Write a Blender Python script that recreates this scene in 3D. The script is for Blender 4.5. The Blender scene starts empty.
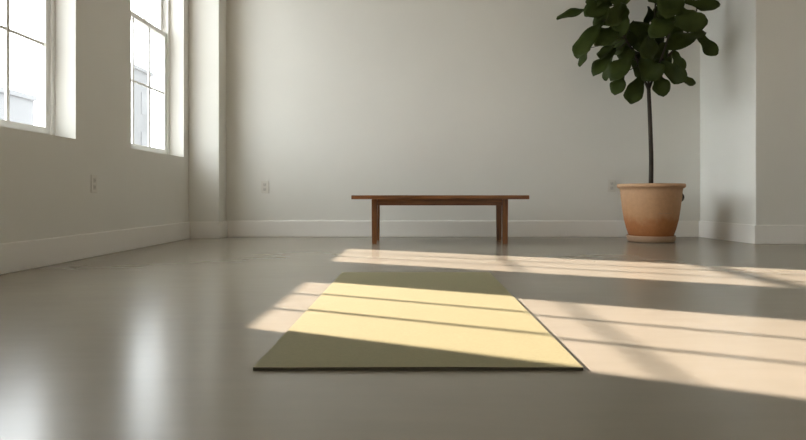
import bpy, bmesh, math, random
from mathutils import Vector, Matrix
random.seed(7)
SC = bpy.context.scene
COL = SC.collection

# ------------------------------------------------------------ camera, sky, sun, exposure
FPX = 597.0
cam_data = bpy.data.cameras.new('camera')
cam = bpy.data.objects.new('camera', cam_data)
COL.objects.link(cam)
cam.location = (0, 0, 0.42)
cam.rotation_euler = (math.radians(90), 0, 0)
cam_data.sensor_width = 36.0
cam_data.lens = FPX / 806 * 36
cam_data.shift_x = -11.0 / 806
cam_data.shift_y = -24.4 / 806
cam_data.clip_start = 0.02
cam_data.clip_end = 400
SC.camera = cam

SC.view_settings.view_transform = 'Standard'
SC.view_settings.look = 'None'
SC.view_settings.gamma = 1.0
SC.view_settings.use_curve_mapping = False
SC.view_settings.exposure = 1.06
try:
    SC.cycles.max_bounces = 16
    SC.cycles.diffuse_bounces = 10
    SC.cycles.glossy_bounces = 6
    SC.cycles.transparent_max_bounces = 12
    SC.cycles.sample_clamp_indirect = 8
    SC.cycles.use_denoising = True
except Exception:
    pass

SKY_STRENGTH = 6.6
world = bpy.data.worlds.new('daylight_sky')
SC.world = world
world.use_nodes = True
bg = world.node_tree.nodes['Background']
bg.inputs['Color'].default_value = (0.94, 0.98, 1.0, 1)
# hazy sky: brightest over the open street to the west, dimmer to the sides
_nt = world.node_tree
_tc = _nt.nodes.new('ShaderNodeTexCoord')
_dot = _nt.nodes.new('ShaderNodeVectorMath')
_dot.operation = 'DOT_PRODUCT'
_dot.inputs[1].default_value = Vector((-1, 0.15, 0.22)).normalized()
_nt.links.new(_tc.outputs['Generated'], _dot.inputs[0])
_mx = _nt.nodes.new('ShaderNodeMath')
_mx.operation = 'MAXIMUM'
_mx.inputs[1].default_value = 0.0
_nt.links.new(_dot.outputs['Value'], _mx.inputs[0])
_pw = _nt.nodes.new('ShaderNodeMath')
_pw.operation = 'POWER'
_pw.inputs[1].default_value = 2.2
_nt.links.new(_mx.outputs['Value'], _pw.inputs[0])
_ma = _nt.nodes.new('ShaderNodeMath')
_ma.operation = 'MULTIPLY_ADD'
_ma.inputs[1].default_value = SKY_STRENGTH
_ma.inputs[2].default_value = 1.6
_nt.links.new(_pw.outputs['Value'], _ma.inputs[0])
_nt.links.new(_ma.outputs['Value'], bg.inputs['Strength'])

SUN_DIR = Vector((1.0, -0.495, -0.468)).normalized()
sun_data = bpy.data.lights.new('sun', 'SUN')
sun_data.energy = 15.6
sun_data.color = (1.0, 0.845, 0.745)
sun_data.angle = math.radians(0.8)
sun = bpy.data.objects.new('sun', sun_data)
COL.objects.link(sun)
sun.location = (-8, 6, 6)
sun.rotation_euler = SUN_DIR.to_track_quat('-Z', 'Y').to_euler()

# ------------------------------------------------------------ materials
def new_mat(name):
    m = bpy.data.materials.new(name)
    m.use_nodes = True
    nt = m.node_tree
    return m, nt, nt.nodes['Principled BSDF']

def rgb(c):
    return (c[0], c[1], c[2], 1)

def noise(nt, scale, detail=4, rough=0.55, stretch=None, coord='Object'):
    tc = nt.nodes.new('ShaderNodeTexCoord')
    mp = nt.nodes.new('ShaderNodeMapping')
    mp.inputs['Location'].default_value = (3.17, 1.73, 0.371)
    if stretch:
        mp.inputs['Scale'].default_value = stretch
    nz = nt.nodes.new('ShaderNodeTexNoise')
    nz.inputs['Scale'].default_value = scale
    nz.inputs['Detail'].default_value = detail
    nz.inputs['Roughness'].default_value = rough
    nt.links.new(tc.outputs[coord], mp.inputs['Vector'])
    nt.links.new(mp.outputs['Vector'], nz.inputs['Vector'])
    return nz

def ramp(nt, src, stops):
    r = nt.nodes.new('ShaderNodeValToRGB')
    e = r.color_ramp.elements
    while len(e) < len(stops):
        e.new(0.5)
    for el, (p, c) in zip(e, stops):
        el.position = p
        el.color = rgb(c)
    nt.links.new(src, r.inputs['Fac'])
    return r

def bump(nt, bsdf, src, strength, dist):
    b = nt.nodes.new('ShaderNodeBump')
    b.inputs['Strength'].default_value = strength
    b.inputs['Distance'].default_value = dist
    nt.links.new(src, b.inputs['Height'])
    nt.links.new(b.outputs['Normal'], bsdf.inputs['Normal'])

def paint(name, col, rough=0.6, spec=0.3):
    m, nt, b = new_mat(name)
    nz = noise(nt, 2.2, 3)
    r = ramp(nt, nz.outputs['Fac'], [(0.3, [c * 0.975 for c in col]), (0.7, col)])
    nt.links.new(r.outputs['Color'], b.inputs['Base Color'])
    b.inputs['Roughness'].default_value = rough
    b.inputs['Specular IOR Level'].default_value = spec
    n2 = noise(nt, 260, 2)
    bump(nt, b, n2.outputs['Fac'], 0.05, 0.001)
    return m

M = {}
M['wall'] = paint('wall_paint', (0.745, 0.737, 0.692), 0.65, 0.25)
M['trim'] = paint('trim_paint', (0.85, 0.83, 0.79), 0.42, 0.4)
M['ceiling'] = paint('ceiling_paint', (0.79, 0.78, 0.75), 0.8, 0.2)
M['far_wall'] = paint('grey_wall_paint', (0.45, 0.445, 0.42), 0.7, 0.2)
M['sash'] = paint('window_paint', (0.80, 0.80, 0.78), 0.4, 0.4)
M['plastic'] = paint('outlet_plastic', (0.70, 0.68, 0.62), 0.35, 0.5)
M['socket'] = paint('socket_plastic', (0.60, 0.58, 0.53), 0.35, 0.5)
M['slot'] = paint('slot_dark', (0.20, 0.19, 0.17), 0.6, 0.3)

def concrete():
    m, nt, b = new_mat('polished_concrete')
    big = noise(nt, 0.9, 6, 0.6, (1, 1, 1))
    r1 = ramp(nt, big.outputs['Fac'], [(0.25, (0.248, 0.220, 0.170)), (0.75, (0.298, 0.265, 0.208))])
    fine = noise(nt, 9.0, 3, 0.6, (0.35, 2.2, 1))
    r2 = ramp(nt, fine.outputs['Fac'], [(0.3, (0.955, 0.955, 0.955)), (0.7, (1.0, 1.0, 1.0))])
    mx = nt.nodes.new('ShaderNodeMix')
    mx.data_type = 'RGBA'
    mx.blend_type = 'MULTIPLY'
    mx.inputs['Factor'].default_value = 1
    nt.links.new(r1.outputs['Color'], mx.inputs['A'])
    nt.links.new(r2.outputs['Color'], mx.inputs['B'])
    nt.links.new(mx.outputs['Result'], b.inputs['Base Color'])
    b.inputs['Roughness'].default_value = 0.235
    b.inputs['Specular IOR Level'].default_value = 0.5
    return m
M['floor'] = concrete()

def wood(name, stretch):
    m, nt, b = new_mat(name)
    g = noise(nt, 6.0, 8, 0.65, stretch)
    r = ramp(nt, g.outputs['Fac'], [(0.28, (0.070, 0.022, 0.005)), (0.5, (0.175, 0.060, 0.013)), (0.72, (0.28, 0.105, 0.026))])
    nt.links.new(r.outputs['Color'], b.inputs['Base Color'])
    b.inputs['Roughness'].default_value = 0.38
    bump(nt, b, g.outputs['Fac'], 0.12, 0.002)
    return m
M['wood'] = wood('walnut_wood', (0.6, 9.0, 9.0))
M['wood_leg'] = wood('walnut_leg_wood', (9.0, 9.0, 0.6))

def terracotta():
    m, nt, b = new_mat('weathered_terracotta')
    tc = nt.nodes.new('ShaderNodeTexCoord')
    sp = nt.nodes.new('ShaderNodeSeparateXYZ')
    nt.links.new(tc.outputs['Object'], sp.inputs['Vector'])
    nz = noise(nt, 5.0, 6, 0.65)
    mr = nt.nodes.new('ShaderNodeMapRange')
    mr.inputs['From Min'].default_value = 0.3
    mr.inputs['From Max'].default_value = 0.7
    mr.inputs['To Min'].default_value = -0.06
    mr.inputs['To Max'].default_value = 0.06
    nt.links.new(nz.outputs['Fac'], mr.inputs['Value'])
    ad = nt.nodes.new('ShaderNodeMath')
    ad.operation = 'ADD'
    nt.links.new(sp.outputs['Z'], ad.inputs[0])
    nt.links.new(mr.outputs['Result'], ad.inputs[1])
    # mineral bloom above, bare damp clay at the foot of the pot
    r = ramp(nt, ad.outputs['Value'], [(0.05, (0.42, 0.15, 0.045)), (0.18, (0.46, 0.19, 0.070)), (0.25, (0.52, 0.285, 0.140)), (0.5, (0.54, 0.335, 0.195))])
    n2 = noise(nt, 30, 5, 0.7)
    r2 = ramp(nt, n2.outputs['Fac'], [(0.3, (0.86, 0.86, 0.86)), (0.7, (1, 1, 1))])
    mx = nt.nodes.new('ShaderNodeMix')
    mx.data_type = 'RGBA'
    mx.blend_type = 'MULTIPLY'
    mx.inputs['Factor'].default_value = 1
    nt.links.new(r.outputs['Color'], mx.inputs['A'])
    nt.links.new(r2.outputs['Color'], mx.inputs['B'])
    nt.links.new(mx.outputs['Result'], b.inputs['Base Color'])
    b.inputs['Roughness'].default_value = 0.8
    bump(nt, b, n2.outputs['Fac'], 0.15, 0.003)
    return m
M['terracotta'] = terracotta()

def plain(name, c0, c1, scale, rough, bstr=0.2, stretch=None, spec=0.5):
    m, nt, b = new_mat(name)
    nz = noise(nt, scale, 6, 0.65, stretch)
    r = ramp(nt, nz.outputs['Fac'], [(0.3, c0), (0.7, c1)])
    nt.links.new(r.outputs['Color'], b.inputs['Base Color'])
    b.inputs['Roughness'].default_value = rough
    b.inputs['Specular IOR Level'].default_value = spec
    bump(nt, b, nz.outputs['Fac'], bstr, 0.003)
    return m
M['saucer'] = plain('saucer_clay', (0.36, 0.235, 0.145), (0.45, 0.30, 0.195), 14, 0.8)
M['soil'] = plain('potting_soil', (0.02, 0.014, 0.009), (0.06, 0.04, 0.028), 40, 0.95, 0.6)
M['bark'] = plain('fig_bark', (0.018, 0.013, 0.009), (0.045, 0.033, 0.022), 22, 0.85, 0.4, (1, 1, 0.3))
M['leaf'] = plain('fig_leaf', (0.020, 0.031, 0.007), (0.043, 0.058, 0.012), 5, 0.5, 0.15, spec=0.12)
M['mat'] = plain('mat_foam', (0.219, 0.196, 0.109), (0.252, 0.225, 0.127), 120, 0.75, 0.1, spec=0.2)
M['mat_edge'] = plain('mat_underside', (0.045, 0.040, 0.022), (0.06, 0.055, 0.03), 60, 0.8, 0.1)
M['facade'] = plain('grey_render', (0.335, 0.335, 0.345), (0.35, 0.35, 0.36), 0.6, 0.9, 0.05)
M['facade2'] = plain('pale_render', (0.27, 0.27, 0.275), (0.285, 0.285, 0.29), 0.6, 0.9, 0.05)
M['dark_window'] = plain('building_glazing', (0.245, 0.245, 0.25), (0.255, 0.255, 0.26), 0.8, 0.4, 0.0)
M['ground'] = plain('street_paving', (0.20, 0.20, 0.20), (0.26, 0.26, 0.25), 1.5, 0.9)

def glass():
    m = bpy.data.materials.new('window_glass')
    m.use_nodes = True
    nt = m.node_tree
    nt.nodes.clear()
    out = nt.nodes.new('ShaderNodeOutputMaterial')
    tr = nt.nodes.new('ShaderNodeBsdfTransparent')
    tr.inputs['Color'].default_value = (0.97, 0.98, 0.98, 1)
    gl = nt.nodes.new('ShaderNodeBsdfGlossy')
    gl.inputs['Roughness'].default_value = 0.02
    fr = nt.nodes.new('ShaderNodeFresnel')
    fr.inputs['IOR'].default_value = 1.25
    geo = nt.nodes.new('ShaderNodeNewGeometry')
    ior = nt.nodes.new('ShaderNodeMix')
    ior.inputs['A'].default_value = 1.25
    ior.inputs['B'].default_value = 1 / 1.25
    nt.links.new(geo.outputs['Backfacing'], ior.inputs['Factor'])
    nt.links.new(ior.outputs['Result'], fr.inputs['IOR'])
    mx = nt.nodes.new('ShaderNodeMixShader')
    nt.links.new(fr.outputs['Fac'], mx.inputs['Fac'])
    nt.links.new(tr.outputs['BSDF'], mx.inputs[1])
    nt.links.new(gl.outputs['BSDF'], mx.inputs[2])
    nt.links.new(mx.outputs['Shader'], out.inputs['Surface'])
    return m
M['glass'] = glass()

# ------------------------------------------------------------ helpers
def add_box(bm, lo, hi):
    x0, y0, z0 = lo
    x1, y1, z1 = hi
    v = [bm.verts.new(p) for p in ((x0, y0, z0), (x1, y0, z0), (x1, y1, z0), (x0, y1, z0),
                                   (x0, y0, z1), (x1, y0, z1), (x1, y1, z1), (x0, y1, z1))]
    fs = []
    for f in ((0, 3, 2, 1), (4, 5, 6, 7), (0, 1, 5, 4), (1, 2, 6, 5), (2, 3, 7, 6), (3, 0, 4, 7)):
        fs.append(bm.faces.new([v[i] for i in f]))
    return v, fs

def add_tube(bm, pts, radii, seg=10, cap=True):
    rings = []
    n = len(pts)
    up = Vector((0.31, 0.95, 0.05)).normalized()
    for i, p in enumerate(pts):
        p = Vector(p)
        d = (Vector(pts[min(i + 1, n - 1)]) - Vector(pts[max(i - 1, 0)])).normalized()
        a = d.cross(up)
        if a.length < 1e-3:
            a = d.cross(Vector((1, 0, 0)))
        a.normalize()
        b = d.cross(a).normalized()
        rings.append([bm.verts.new(p + (a * math.cos(2 * math.pi * k / seg) + b * math.sin(2 * math.pi * k / seg)) * radii[i]) for k in range(seg)])
    for r0, r1 in zip(rings, rings[1:]):
        for k in range(seg):
            bm.faces.new((r0[k], r0[(k + 1) % seg], r1[(k + 1) % seg], r1[k]))
    if cap:
        bm.faces.new(rings[0][::-1])
        bm.faces.new(rings[-1])

def add_lathe(bm, prof, seg=64):
    rings = []
    for r, z in prof:
        if r < 1e-5:
            rings.append([bm.verts.new((0, 0, z))])
        else:
            rings.append([bm.verts.new((r * math.cos(2 * math.pi * k / seg), r * math.sin(2 * math.pi * k / seg), z)) for k in range(seg)])
    for r0, r1 in zip(rings, rings[1:]):
        for k in range(seg):
            k2 = (k + 1) % seg
            a = [r0[0]] if len(r0) == 1 else [r0[k], r0[k2]]
            b = [r1[0]] if len(r1) == 1 else [r1[k2], r1[k]]
            if len(a) + len(b) >= 3:
                bm.faces.new(a + b)

def obj(name, bm, mats, parent=None, smooth=False, bevel=0.0, segs=2):
    bmesh.ops.recalc_face_normals(bm, faces=bm.faces[:])
    me = bpy.data.meshes.new(name)
    bm.to_mesh(me)
    bm.free()
    for m in (mats if isinstance(mats, (list, tuple)) else [mats]):
        me.materials.append(m)
    o = bpy.data.objects.new(name, me)
    COL.objects.link(o)
    if parent:
        o.parent = parent
    if smooth:
        for p in me.polygons:
            p.use_smooth = True
    if bevel:
        bv = o.modifiers.new('bevel', 'BEVEL')
        bv.width = bevel
        bv.segments = segs
        bv.limit_method = 'ANGLE'
    return o

def box_obj(name, lo, hi, mat, parent=None, bevel=0.0):
    bm = bmesh.new()
    add_box(bm, lo, hi)
    return obj(name, bm, mat, parent, False, bevel)

def thing(name, label, cat, loc=(0, 0, 0), rz=0, group=None):
    o = bpy.data.objects.new(name, None)
    COL.objects.link(o)
    o.empty_display_size = 0.1
    o.location = loc
    o.rotation_euler = (0, 0, rz)
    o['label'] = label
    o['category'] = cat
    if group:
        o['group'] = group
    return o

def structure(o, label=None):
    o['kind'] = 'structure'
    if label:
        o['label'] = label
    return o

# ------------------------------------------------------------ the room
XL, XO = -2.21, -2.46          # inner and outer face of the window wall
YB, YF = 6.08, -3.6            # back wall, wall behind the camera
XR = 4.7
ZC = 3.7
SILL, HEAD = 0.79, 3.14
WIN = [(2.73, 3.90), (4.66, 5.73), (-1.7, -0.64)]  # last opening is unseen, added behind the camera for extra bounced daylight

def wall_with_holes(x_in, x_out, y0, y1, z0, z1, holes):
    ys = sorted({y0, y1} | {h[0] for h in holes} | {h[1] for h in holes})
    zs = sorted({z0, z1} | {h[2] for h in holes} | {h[3] for h in holes})
    bm = bmesh.new()
    V = {}
    def v(x, y, z):
        k = (x, y, z)
        if k not in V:
            V[k] = bm.verts.new(k)
        return V[k]
    def solid(i, j):
        if i < 0 or j < 0 or i >= len(ys) - 1 or j >= len(zs) - 1:
            return False
        cy, cz = (ys[i] + ys[i + 1]) / 2, (zs[j] + zs[j + 1]) / 2
        return not any(h[0] < cy < h[1] and h[2] < cz < h[3] for h in holes)
    for i in range(len(ys) - 1):
        for j in range(len(zs) - 1):
            if not solid(i, j):
                continue
            a, b, c, d = ys[i], ys[i + 1], zs[j], zs[j + 1]
            for x in (x_in, x_out):
                bm.faces.new((v(x, a, c), v(x, b, c), v(x, b, d), v(x, a, d)))
            if not solid(i - 1, j):
                bm.faces.new((v(x_in, a, c), v(x_out, a, c), v(x_out, a, d), v(x_in, a, d)))
            if not solid(i + 1, j):
                bm.faces.new((v(x_in, b, c), v(x_out, b, c), v(x_out, b, d), v(x_in, b, d)))
            if not solid(i, j - 1):
                bm.faces.new((v(x_in, a, c), v(x_out, a, c), v(x_out, b, c), v(x_in, b, c)))
            if not solid(i, j + 1):
                bm.faces.new((v(x_in, a, d), v(x_out, a, d), v(x_out, b, d), v(x_in, b, d)))
    return bm

structure(box_obj('floor', (XO, YF - 0.2, -0.15), (XR + 0.2, YB + 0.2, 0), M['floor']))
structure(box_obj('ceiling', (XO, YF - 0.2, ZC), (XR + 0.2, YB + 0.2, ZC + 0.2), M['ceiling']))
structure(obj('wall_left', wall_with_holes(XL, XO, YF - 0.2, YB + 0.2, 0, ZC, [(a, b, SILL, HEAD) for a, b in WIN]), M['wall']))
structure(box_obj('wall_back', (XL, YB, 0), (XR, YB + 0.2, ZC), M['wall']))
structure(box_obj('wall_front', (XL, YF - 0.2, 0), (XR, YF, ZC), M['wall']))
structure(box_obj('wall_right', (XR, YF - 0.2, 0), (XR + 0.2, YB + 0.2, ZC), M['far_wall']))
PX, PY = 2.97, 5.19            # corner of the deep pier at the right
PB = 2.912                     # its side face runs slightly askew to the back wall
def prism(bm, pts, z0, z1):
    lo = [bm.verts.new((x, y, z0)) for x, y in pts]
    hi = [bm.verts.new((x, y, z1)) for x, y in pts]
    bm.faces.new(lo[::-1])
    bm.faces.new(hi)
    for k in range(len(pts)):
        j = (k + 1) % len(pts)
        bm.faces.new((lo[k], lo[j], hi[j], hi[k]))
bm = bmesh.new()
prism(bm, [(PX, PY), (XR, PY), (XR, YB), (PB, YB)], 0, ZC)
structure(obj('wall_pier', bm, M['wall'], None, False, 0.006))
structure(box_obj('wall_pilaster', (XL, 5.85, 0), (-1.91, YB, ZC), M['wall'], None, 0.006))

BH, BT = 0.165, 0.020
def board(name, lo, hi):
    structure(box_obj(name, lo, hi, M['trim'], None, 0.006))
board('baseboard_left', (XL, YF, 0), (XL + BT, 5.85, BH))
board('baseboard_back', (-1.91, YB - BT, 0), (PB - BT, YB, BH))
board('baseboard_right', (XR - BT, YF, 0), (XR, PY, BH))
board('baseboard_front', (XL + BT, YF, 0), (XR - BT, YF + BT, BH))
bm = bmesh.new()
add_box(bm, (XL + BT, 5.85 - BT, 0), (-1.91 + BT, 5.85, BH))
add_box(bm, (-1.91, 5.85, 0), (-1.91 + BT, YB, BH))
structure(obj('baseboard_pilaster', bm, M['trim'], None, False, 0.004))
bm = bmesh.new()
add_box(bm, (PX - BT, PY - BT, 0), (XR - BT, PY, BH))
prism(bm, [(PX - BT, PY), (PX, PY), (PB, YB), (PB - BT, YB)], 0, BH)
structure(obj('baseboard_pier', bm, M['trim'], None, False, 0.004))

# ------------------------------------------------------------ windows: double-hung, three panes wide
def grid_sash(x0, x1, y0, y1, z0, z1, stile, bot, top, nz):
    bm = bmesh.new()
    add_box(bm, (x0, y0, z0), (x1, y0 + stile, z1))
    add_box(bm, (x0, y1 - stile, z0), (x1, y1, z1))
    add_box(bm, (x0, y0 + stile, z0), (x1, y1 - stile, z0 + bot))
    add_box(bm, (x0, y0 + stile, z1 - top), (x1, y1 - stile, z1))
    ga, gb, gc, gd = y0 + stile, y1 - stile, z0 + bot, z1 - top
    w, wh = 0.012, 0.0095
    xm0, xm1 = x0 + 0.009, x1 - 0.009
    for k in (1, 2):
        y = ga + (gb - ga) * k / 3
        add_box(bm, (xm0, y - w, gc), (xm1, y + w, gd))
    for k in range(1, nz):
        z = gc + (gd - gc) * k / nz
        add_box(bm, (xm0 + 0.004, ga, z - wh), (xm1 - 0.004, gb, z + wh))
    return bm, (ga, gb, gc, gd)

for n, (a, b) in enumerate(WIN):
    bm = bmesh.new()
    fx0, fx1, ft = -2.445, -2.345, 0.03
    add_box(bm, (fx0, a, SILL), (fx1, a + ft, HEAD))
    add_box(bm, (fx0, b - ft, SILL), (fx1, b, HEAD))
    add_box(bm, (fx0, a + ft, SILL), (fx1, b - ft, SILL + 0.022))
    add_box(bm, (fx0, a + ft, HEAD - ft), (fx1, b - ft, HEAD))
    win = structure(obj('window_%d' % (n + 1), bm, M['sash'], None, False, 0.002))
    MR = 1.945
    sb, g = grid_sash(-2.392, -2.360, a + ft, b - ft, SILL + 0.022, MR + 0.02, 0.042, 0.045, 0.04, 2)
    lower = obj('lower_sash', sb, M['sash'], win, False, 0.0015)
    box_obj('glass_pane', (-2.378, g[0], g[2]), (-2.374, g[1], g[3]), M['glass'], lower)
    sb, g = grid_sash(-2.430, -2.398, a + ft, b - ft, MR - 0.02, HEAD - ft, 0.042, 0.04, 0.045, 2)
    upper = obj('upper_sash', sb, M['sash'], win, False, 0.0015)
    box_obj('glass_pane', (-2.416, g[0], g[2]), (-2.412, g[1], g[3]), M['glass'], upper)

# ------------------------------------------------------------ outside: paving and two pale blocks across the street
structure(box_obj('street_ground', (-70, -20, -3.4), (XO - 0.02, 90, -3.2), M['ground']))
def building(label, x, y0, y1, z1, depth, mat, rows, cols):
    t = thing('building', label, 'building', (x, (y0 + y1) / 2, -3.2))
    h, w = z1 + 3.2, y1 - y0
    box_obj('wall', (-depth, -w / 2, 0), (0, w / 2, h), mat, t)
    box_obj('roof_parapet', (-depth - 0.1, -w / 2 - 0.1, h), (0.15, w / 2 + 0.1, h + 0.25), mat, t)
    for i in range(rows):
        for j in range(cols):
            yc = -w / 2 + w * (j + 0.5) / cols
            zc = 1.7 + i * 2.9
            if zc + 1.0 < h:
                box_obj('window', (-0.05, yc - 0.55, zc - 0.8), (0.04, yc + 0.55, zc + 0.8), M['dark_window'], t)
building('lower flat-roofed grey building seen through the nearer, left-hand window', -20, 20.0, 31.4, 5.4, 8, M['facade'], 2, 4)
building('pale grey building seen through the farther window, next to the pilaster', -20, 41.0, 45.4, 9.5, 3, M['facade2'], 4, 2)

# ------------------------------------------------------------ wooden bench
bench = thing('bench', 'low dark wooden bench with overhanging top against the back wall', 'bench', (0.2235, 5.37, 0))
BW, BD = 0.7555, 0.31
bm = bmesh.new()
add_box(bm, (-BW, -BD, 0.389), (BW, BD, 0.423))
obj('seat', bm, M['wood'], bench, False, 0.005)
LW = 0.05
for sx in (-1, 1):
    for sy in (-1, 1):
        cx, cy = sx * 0.566, sy * 0.185
        bm = bmesh.new()
        vs, _ = add_box(bm, (cx - LW / 2, cy - LW / 2, 0), (cx + LW / 2, cy + LW / 2, 0.3885))
        for v_ in vs[:4]:
            v_.co.x -= (v_.co.x - cx) * 0.12
            v_.co.y -= (v_.co.y - cy) * 0.12
        obj('leg', bm, M['wood_leg'], bench, False, 0.004)
for sy in (-1, 1):
    box_obj('apron', (-0.566 + LW / 2, sy * 0.185 - 0.011, 0.335), (0.566 - LW / 2, sy * 0.185 + 0.011, 0.3885), M['wood'], bench, 0.002)
for sx in (-1, 1):
    box_obj('end_rail', (sx * 0.566 - 0.011, -0.185 + LW / 2, 0.335), (sx * 0.566 + 0.011, 0.185 - LW / 2, 0.3885), M['wood'], bench, 0.002)

# ------------------------------------------------------------ exercise mat
bm = bmesh.new()
nx, ny = 16, 36
x0, x1, y0, y1, th = -0.386, 0.406, 1.432, 3.215, 0.008
def mat_z(x, y):
    e = min(1, max(0, (y - y0) / 0.35))
    return 0.0012 * (1 - e) * (0.5 + 0.5 * math.sin(9 * x + 1.2))
top = [[bm.verts.new((x0 + (x1 - x0) * i / nx, y0 + (y1 - y0) * j / ny, th + mat_z(x0 + (x1 - x0) * i / nx, y0 + (y1 - y0) * j / ny))) for j in range(ny + 1)] for i in range(nx + 1)]
low = [[bm.verts.new((x0 + (x1 - x0) * i / nx, y0 + (y1 - y0) * j / ny, 0.0004)) for j in range(ny + 1)] for i in range(nx + 1)]
for i in range(nx):
    for j in range(ny):
        bm.faces.new((top[i][j], top[i + 1][j], top[i + 1][j + 1], top[i][j + 1]))
        f = bm.faces.new((low[i][j], low[i][j + 1], low[i + 1][j + 1], low[i + 1][j]))
        f.material_index = 1
for i in range(nx):
    for j in (0, ny):
        f = bm.faces.new((low[i][j], low[i + 1][j], top[i + 1][j], top[i][j]))
        f.material_index = 1
for j in range(ny):
    for i in (0, nx):
        f = bm.faces.new((low[i][j], low[i][j + 1], top[i][j + 1], top[i][j]))
        f.material_index = 1
ym = obj('exercise_mat', bm, [M['mat'], M['mat_edge']])
ym['label'] = 'flat olive green exercise mat lying on the sunlit concrete floor'
ym['category'] = 'mat'

# ------------------------------------------------------------ outlets
def outlet(label, loc, rz):
    t = thing('electrical_outlet', label, 'outlet', loc, rz, 'wall outlets')
    box_obj('cover_plate', (-0.039, -0.007, -0.062), (0.039, 0, 0.062), M['plastic'], t, 0.003)
    for s in (-1, 1):
        bm = bmesh.new()
        add_box(bm, (-0.017, -0.0095, s * 0.0235 - 0.0165), (0.017, -0.0072, s * 0.0235 + 0.0165))
        sk = obj('socket', bm, M['socket'], t, False, 0.001)
        bm = bmesh.new()
        for q in (-0.007, 0.007):
            add_box(bm, (q - 0.0012, -0.0101, s * 0.0235 - 0.004), (q + 0.0012, -0.0096, s * 0.0235 + 0.006))
        add_box(bm, (-0.0025, -0.0101, s * 0.0235 - 0.012), (0.0025, -0.0096, s * 0.0235 - 0.008))
        obj('slot', bm, M['slot'], sk)
outlet('pale wall outlet on the left wall below the windows', (XL, 4.117, 0.502), math.radians(90))
outlet('pale wall outlet on the back wall between the pilaster and the bench', (-1.518, YB, 0.507), 0)
outlet('pale wall outlet on the back wall just left of the terracotta pot', (2.012, YB, 0.520), 0)

# ------------------------------------------------------------ potted fig tree
TX, TY = 2.170, 5.47
tree = thing('potted_fig_tree', 'tall leafy fig tree in a large terracotta pot by the right corner', 'potted plant', (TX, TY, 0))
bm = bmesh.new()
add_lathe(bm, [(0, 0.045), (0.184, 0.045), (0.192, 0.055), (0.214, 0.12), (0.234, 0.20), (0.248, 0.29), (0.259, 0.38),
               (0.267, 0.460), (0.271, 0.486), (0.285, 0.490), (0.293, 0.497), (0.296, 0.508), (0.294, 0.522), (0.288, 0.528),
               (0.275, 0.527), (0.264, 0.518), (0.256, 0.48), (0.248, 0.46), (0.0, 0.46)])
pot = obj('pot', bm, M['terracotta'], tree, True)
bm = bmesh.new()
ang = math.radians(-4)
hp = []
for k in range(9):
    t_ = math.pi * k / 8
    r_ = 0.252 + 0.036 * math.sin(t_)
    z_ = 0.405 + 0.036 * math.cos(t_)
    hp.append((r_ * math.cos(ang), r_ * math.sin(ang), z_))
add_tube(bm, hp, [0.011] * 9, 10)
obj('handle', bm, M['bark'], pot, True)['label'] = 'small dark loop handle'
bm = bmesh.new()
for a0, a1, z0 in ((-97, -88, 0.2610), (-84, -68, 0.2620)):
    n = 10
    arcs = []
    for r_, z_ in ((0.240, z0), (0.2458, z0), (0.2462, z0 + 0.005), (0.240, z0 + 0.005)):
        arcs.append([bm.verts.new((r_ * math.cos(math.radians(a0 + (a1 - a0) * k / n)), r_ * math.sin(math.radians(a0 + (a1 - a0) * k / n)), z_)) for k in range(n + 1)])
    for q in range(4):
        for k in range(n):
            bm.faces.new((arcs[q][k], arcs[q][k + 1], arcs[(q + 1) % 4][k + 1], arcs[(q + 1) % 4][k]))
    bm.faces.new([a_[0] for a_ in arcs])
    bm.faces.new([a_[n] for a_ in arcs][::-1])
obj('etched_line', bm, M['saucer'], pot)
bm = bmesh.new()
add_lathe(bm, [(0, 0.0005), (0.192, 0.0005), (0.205, 0.012), (0.212, 0.05), (0.210, 0.058), (0.204, 0.058), (0.199, 0.045), (0.0, 0.0445)])
obj('saucer', bm, M['saucer'], tree, True)
bm = bmesh.new()
add_lathe(bm, [(0, 0.4605), (0.246, 0.4605), (0.253, 0.475), (0.15, 0.487), (0.0, 0.496)], 48)
obj('soil', bm, M['soil'], tree, True)

def ph(px, py, dd=0.0):
    """measured photo position -> metres from the tree's base, dd metres behind the trunk"""
    d = TY + dd
    return Vector(((px - 414.0) * d / FPX - TX, dd, 0.42 + (195.6 - py) * d / FPX))

def smooth_path(pts, sub=5):
    out = []
    n = len(pts)
    for i in range(n - 1):
        p0, p1, p2, p3 = pts[max(i - 1, 0)], pts[i], pts[i + 1], pts[min(i + 2, n - 1)]
        for k in range(sub):
            t = k / sub
            out.append(0.5 * ((2 * p1) + (p2 - p0) * t + (2 * p0 - 5 * p1 + 4 * p2 - p3) * t * t + (3 * p1 - p0 - 3 * p2 + p3) * t ** 3))
    out.append(pts[-1])
    return out

trunk = smooth_path([Vector((0.0, 0, 0.47)), ph(651.2, 160), ph(650.2, 125), ph(649.0, 97), ph(648.6, 88)], 5)
bm = bmesh.new()
add_tube(bm, trunk, [0.021 - 0.005 * i / (len(trunk) - 1) for i in range(len(trunk))], 12)
obj('trunk', bm, M['bark'], tree, True)
fork = ph(648.6, 90)
BR = [
    [fork, ph(643.5, 78, -0.03), ph(635, 55, -0.06), ph(622, 32, -0.09), ph(615, 5, -0.13), ph(600, -45, -0.18)],
    [fork, ph(648.5, 75, 0.04), ph(649, 45, 0.08), ph(655, 12, 0.10), ph(655, -40, 0.12), ph(650, -90, 0.08)],
    [fork, ph(653.5, 77, -0.02), ph(660, 62, -0.06), ph(668, 38, -0.12), ph(676, 5, -0.12), ph(680, -50, -0.1)],
    [ph(660, 62, -0.06), ph(674, 50, 0.02), ph(688, 32, 0.08), ph(697, 8, 0.12), ph(702, -35, 0.14)],
]
paths = []
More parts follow.
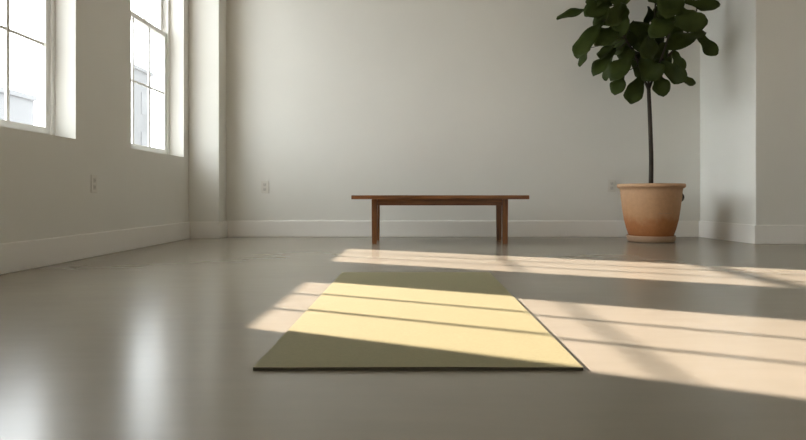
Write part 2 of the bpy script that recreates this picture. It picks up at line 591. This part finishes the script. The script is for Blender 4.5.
for pts in BR:
    path = smooth_path(pts, 5)
    paths.append(path)
    bm = bmesh.new()
    n = len(path)
    add_tube(bm, path, [0.0125 - 0.008 * i / (n - 1) for i in range(n)], 8)
    obj('branch', bm, M['bark'], tree, True)
nodes = [p for path in paths for p in path[3:]]

leaf_bm = bmesh.new()
PROFILE = [0.04, 0.34, 0.52, 0.60, 0.66, 0.80, 0.97, 1.05, 1.06, 0.98, 0.74, 0.20]
def leaf(base, tip, half_w, normal, droop=0.12, cup=0.22, wave=0.14, petiole=True):
    ax = tip - base
    L = ax.length
    ax = ax.normalized()
    nrm = (normal - ax * normal.dot(ax)).normalized()
    side = ax.cross(nrm)
    ph0 = random.uniform(0, 6.28)
    rows = []
    n = len(PROFILE)
    for i, pw in enumerate(PROFILE):
        t = i / (n - 1)
        c = base + ax * (L * t) + nrm * (L * droop * (4 * t * (1 - t) - 0.3 * math.sin(math.pi * t)))
        row = []
        for s in (-1, -0.55, 0, 0.55, 1):
            w = half_w * pw * s
            lift = cup * half_w * pw * (abs(s) ** 1.5)
            wv = wave * half_w * math.sin(ph0 + 11 * t + (2.0 if s < 0 else 0)) * abs(s) * 1.4
            row.append(leaf_bm.verts.new(c + side * w * (1 + 0.07 * math.sin(13 * t + ph0)) + nrm * (lift + wv)))
        rows.append(row)
    for a, b in zip(rows, rows[1:]):
        for k in range(4):
            leaf_bm.faces.new((a[k], a[k + 1], b[k + 1], b[k]))
    if petiole:
        nd = min(nodes, key=lambda p: (p - base).length + (0.3 if p.z > base.z + 0.12 else 0))
        mid = (nd + base) / 2 - Vector((0, 0, 0.012))
        n0 = len(leaf_bm.faces)
        add_tube(leaf_bm, [nd, mid, base, base + ax * L * 0.25], [0.0042, 0.0036, 0.0032, 0.002], 6)
        leaf_bm.faces.ensure_lookup_table()
        for f in leaf_bm.faces[n0:]:
            f.material_index = 1

def turned(base, tip, roll):
    ax = (tip - base).normalized()
    nrm = Vector((0, -1, 0))
    nrm = nrm - ax * nrm.dot(ax)
    if nrm.length < 0.1:
        nrm = Vector((0, 0, 1)) - ax * ax.z
    return Matrix.Rotation(math.radians(roll), 3, ax) @ nrm.normalized()

# base x, y, depth; tip x, y, depth; apparent width; turn about its own axis
LEAVES = [
    (596, 7, -.15, 557, 20, -.22, 9, 50, .03), (612, 1, -.16, 586, 17, -.28, 18, 20, .1), (625, 3, -.22, 606, 24, -.36, 15, -18, .1),
    (627, 8, -.12, 619, 39, -.22, 12, 40, .1), (604, 20, -.16, 576, 58, -.24, 14, 35, .08), (590, 48, -.14, 580, 67, -.12, 5, 60, .05),
    (622, 25, -.13, 596, 46, -.24, 17, 25, .1), (615, 44, -.08, 600, 59, -.10, 9, 50, .08), (616, 48, -.08, 594, 76, -.14, 10, 48, .06),
    (613, 53, -.02, 606, 81, 0.0, 6, 58, .05), (634, 50, -.12, 612, 81, -.22, 15, 30, .08), (622, 72, -.10, 616, 95, -.16, 12, 30, .08),
    (641, 76, -.05, 630, 104, -.14, 16, 20, .1), (642, 30, .06, 650, 7, .10, 11, 40, .08), (645, 48, -.06, 634, 21, -.02, 20, 15, .1),
    (653, 34, -.10, 642, 58, -.26, 18, -18, .12), (640, 57, -.08, 658, 81, -.20, 20, 15, .1), (655, 72, -.05, 665, 96, -.14, 14, 22, .1),
    (660, 61, -.08, 686, 81, -.2, 13, 35, .1), (682, 73, -.02, 694, 85, .03, 5, 55, .05), (674, 50, .0, 683, 72, -.04, 9, 42, .08),
    (706, 33, .06, 666, 50, -.10, 15, 30, .12), (697, 32, .08, 717, 55, .04, 9, 45, .06), (666, 20, -.1, 708, 22, -.26, 16, 28, .12),
    (674, 15, -.14, 652, 38, -.28, 18, 20, .1), (668, -12, -.12, 669, 18, -.3, 24, 10, .1), (683, 1, -.1, 720, 5, -.16, 8, 50, .05),
    (623, -14, -.1, 618, 7, -.2, 18, 25, .1), (648, 60, -.04, 668, 45, -.06, 14, 30, .1), (652, -12, .06, 655, 3, .0, 9, 35, .08),
    (626, 36, .0, 612, 54, .06, 14, 30, .1), (644, 66, .04, 628, 52, .1, 14, 35, .1), (668, 44, .06, 652, 56, .1, 13, 35, .1),
    (655, 34, .08, 662, 16, .12, 14, 30, .1), (690, 26, .1, 684, 8, .14, 13, 35, .1), (608, 10, .02, 596, 28, .0, 11, 30, .08),
    (642, 40, .1, 628, 32, .16, 13, 30, .1), (600, -10, -.16, 592, 8, -.22, 14, 25, .1),
    (630, 30, .04, 612, 38, .10, 17, 22, .1), (634, 48, .02, 618, 58, .08, 17, 25, .1), (626, 22, .06, 632, 46, .10, 16, 20, .1),
    (648, 28, .10, 640, 52, .16, 18, 20, .1), (650, 60, .08, 672, 62, .12, 15, 30, .1), (662, 26, .08, 680, 38, .14, 17, 25, .1),
    (646, 44, .12, 664, 36, .18, 16, 25, .1), (632, 58, .08, 646, 74, .12, 15, 25, .1), (612, 22, .02, 622, 40, .06, 15, 25, .1),
    (676, 8, .08, 690, 22, .12, 16, 25, .1), (660, 4, .1, 656, 24, .16, 14, 25, .1), (604, 6, -.08, 612, 24, -.06, 15, 25, .1),
]
for k, (bx, by, bd, tx, ty, td, w, roll, droop) in enumerate(LEAVES):
    b_, t_ = ph(bx, by, bd), ph(tx, ty, td)
    hw = (w * 1.02 / 2) / (FPX / TY) / max(0.45, math.cos(math.radians(roll)))
    leaf(b_, t_, hw, turned(b_, t_, roll), droop)
# the crown goes on above the frame
for path in paths:
    for k in range(26):
        p = random.choice([q for q in path if q.z > 2.12])
        a = random.uniform(0, 2 * math.pi)
        d = Vector((math.cos(a), math.sin(a) * 0.8, random.uniform(-0.45, 0.55))).normalized()
        b_ = p + d * random.uniform(0.05, 0.14)
        L = random.uniform(0.2, 0.3)
        t_ = b_ + d * L + Vector((0, 0, -0.05))
        if t_.z < 2.24 or b_.z < 2.24 or TX + t_.x > 2.90 or TY + t_.y > 6.03:
            continue
        leaf(b_, t_, L * 0.30, Vector((random.uniform(-.5, .5), random.uniform(-.6, .3), 1)), 0.12)
fo = obj('foliage', leaf_bm, [M['leaf'], M['bark']], tree, True)
sd = fo.modifiers.new('thickness', 'SOLIDIFY')
sd.thickness = 0.0012
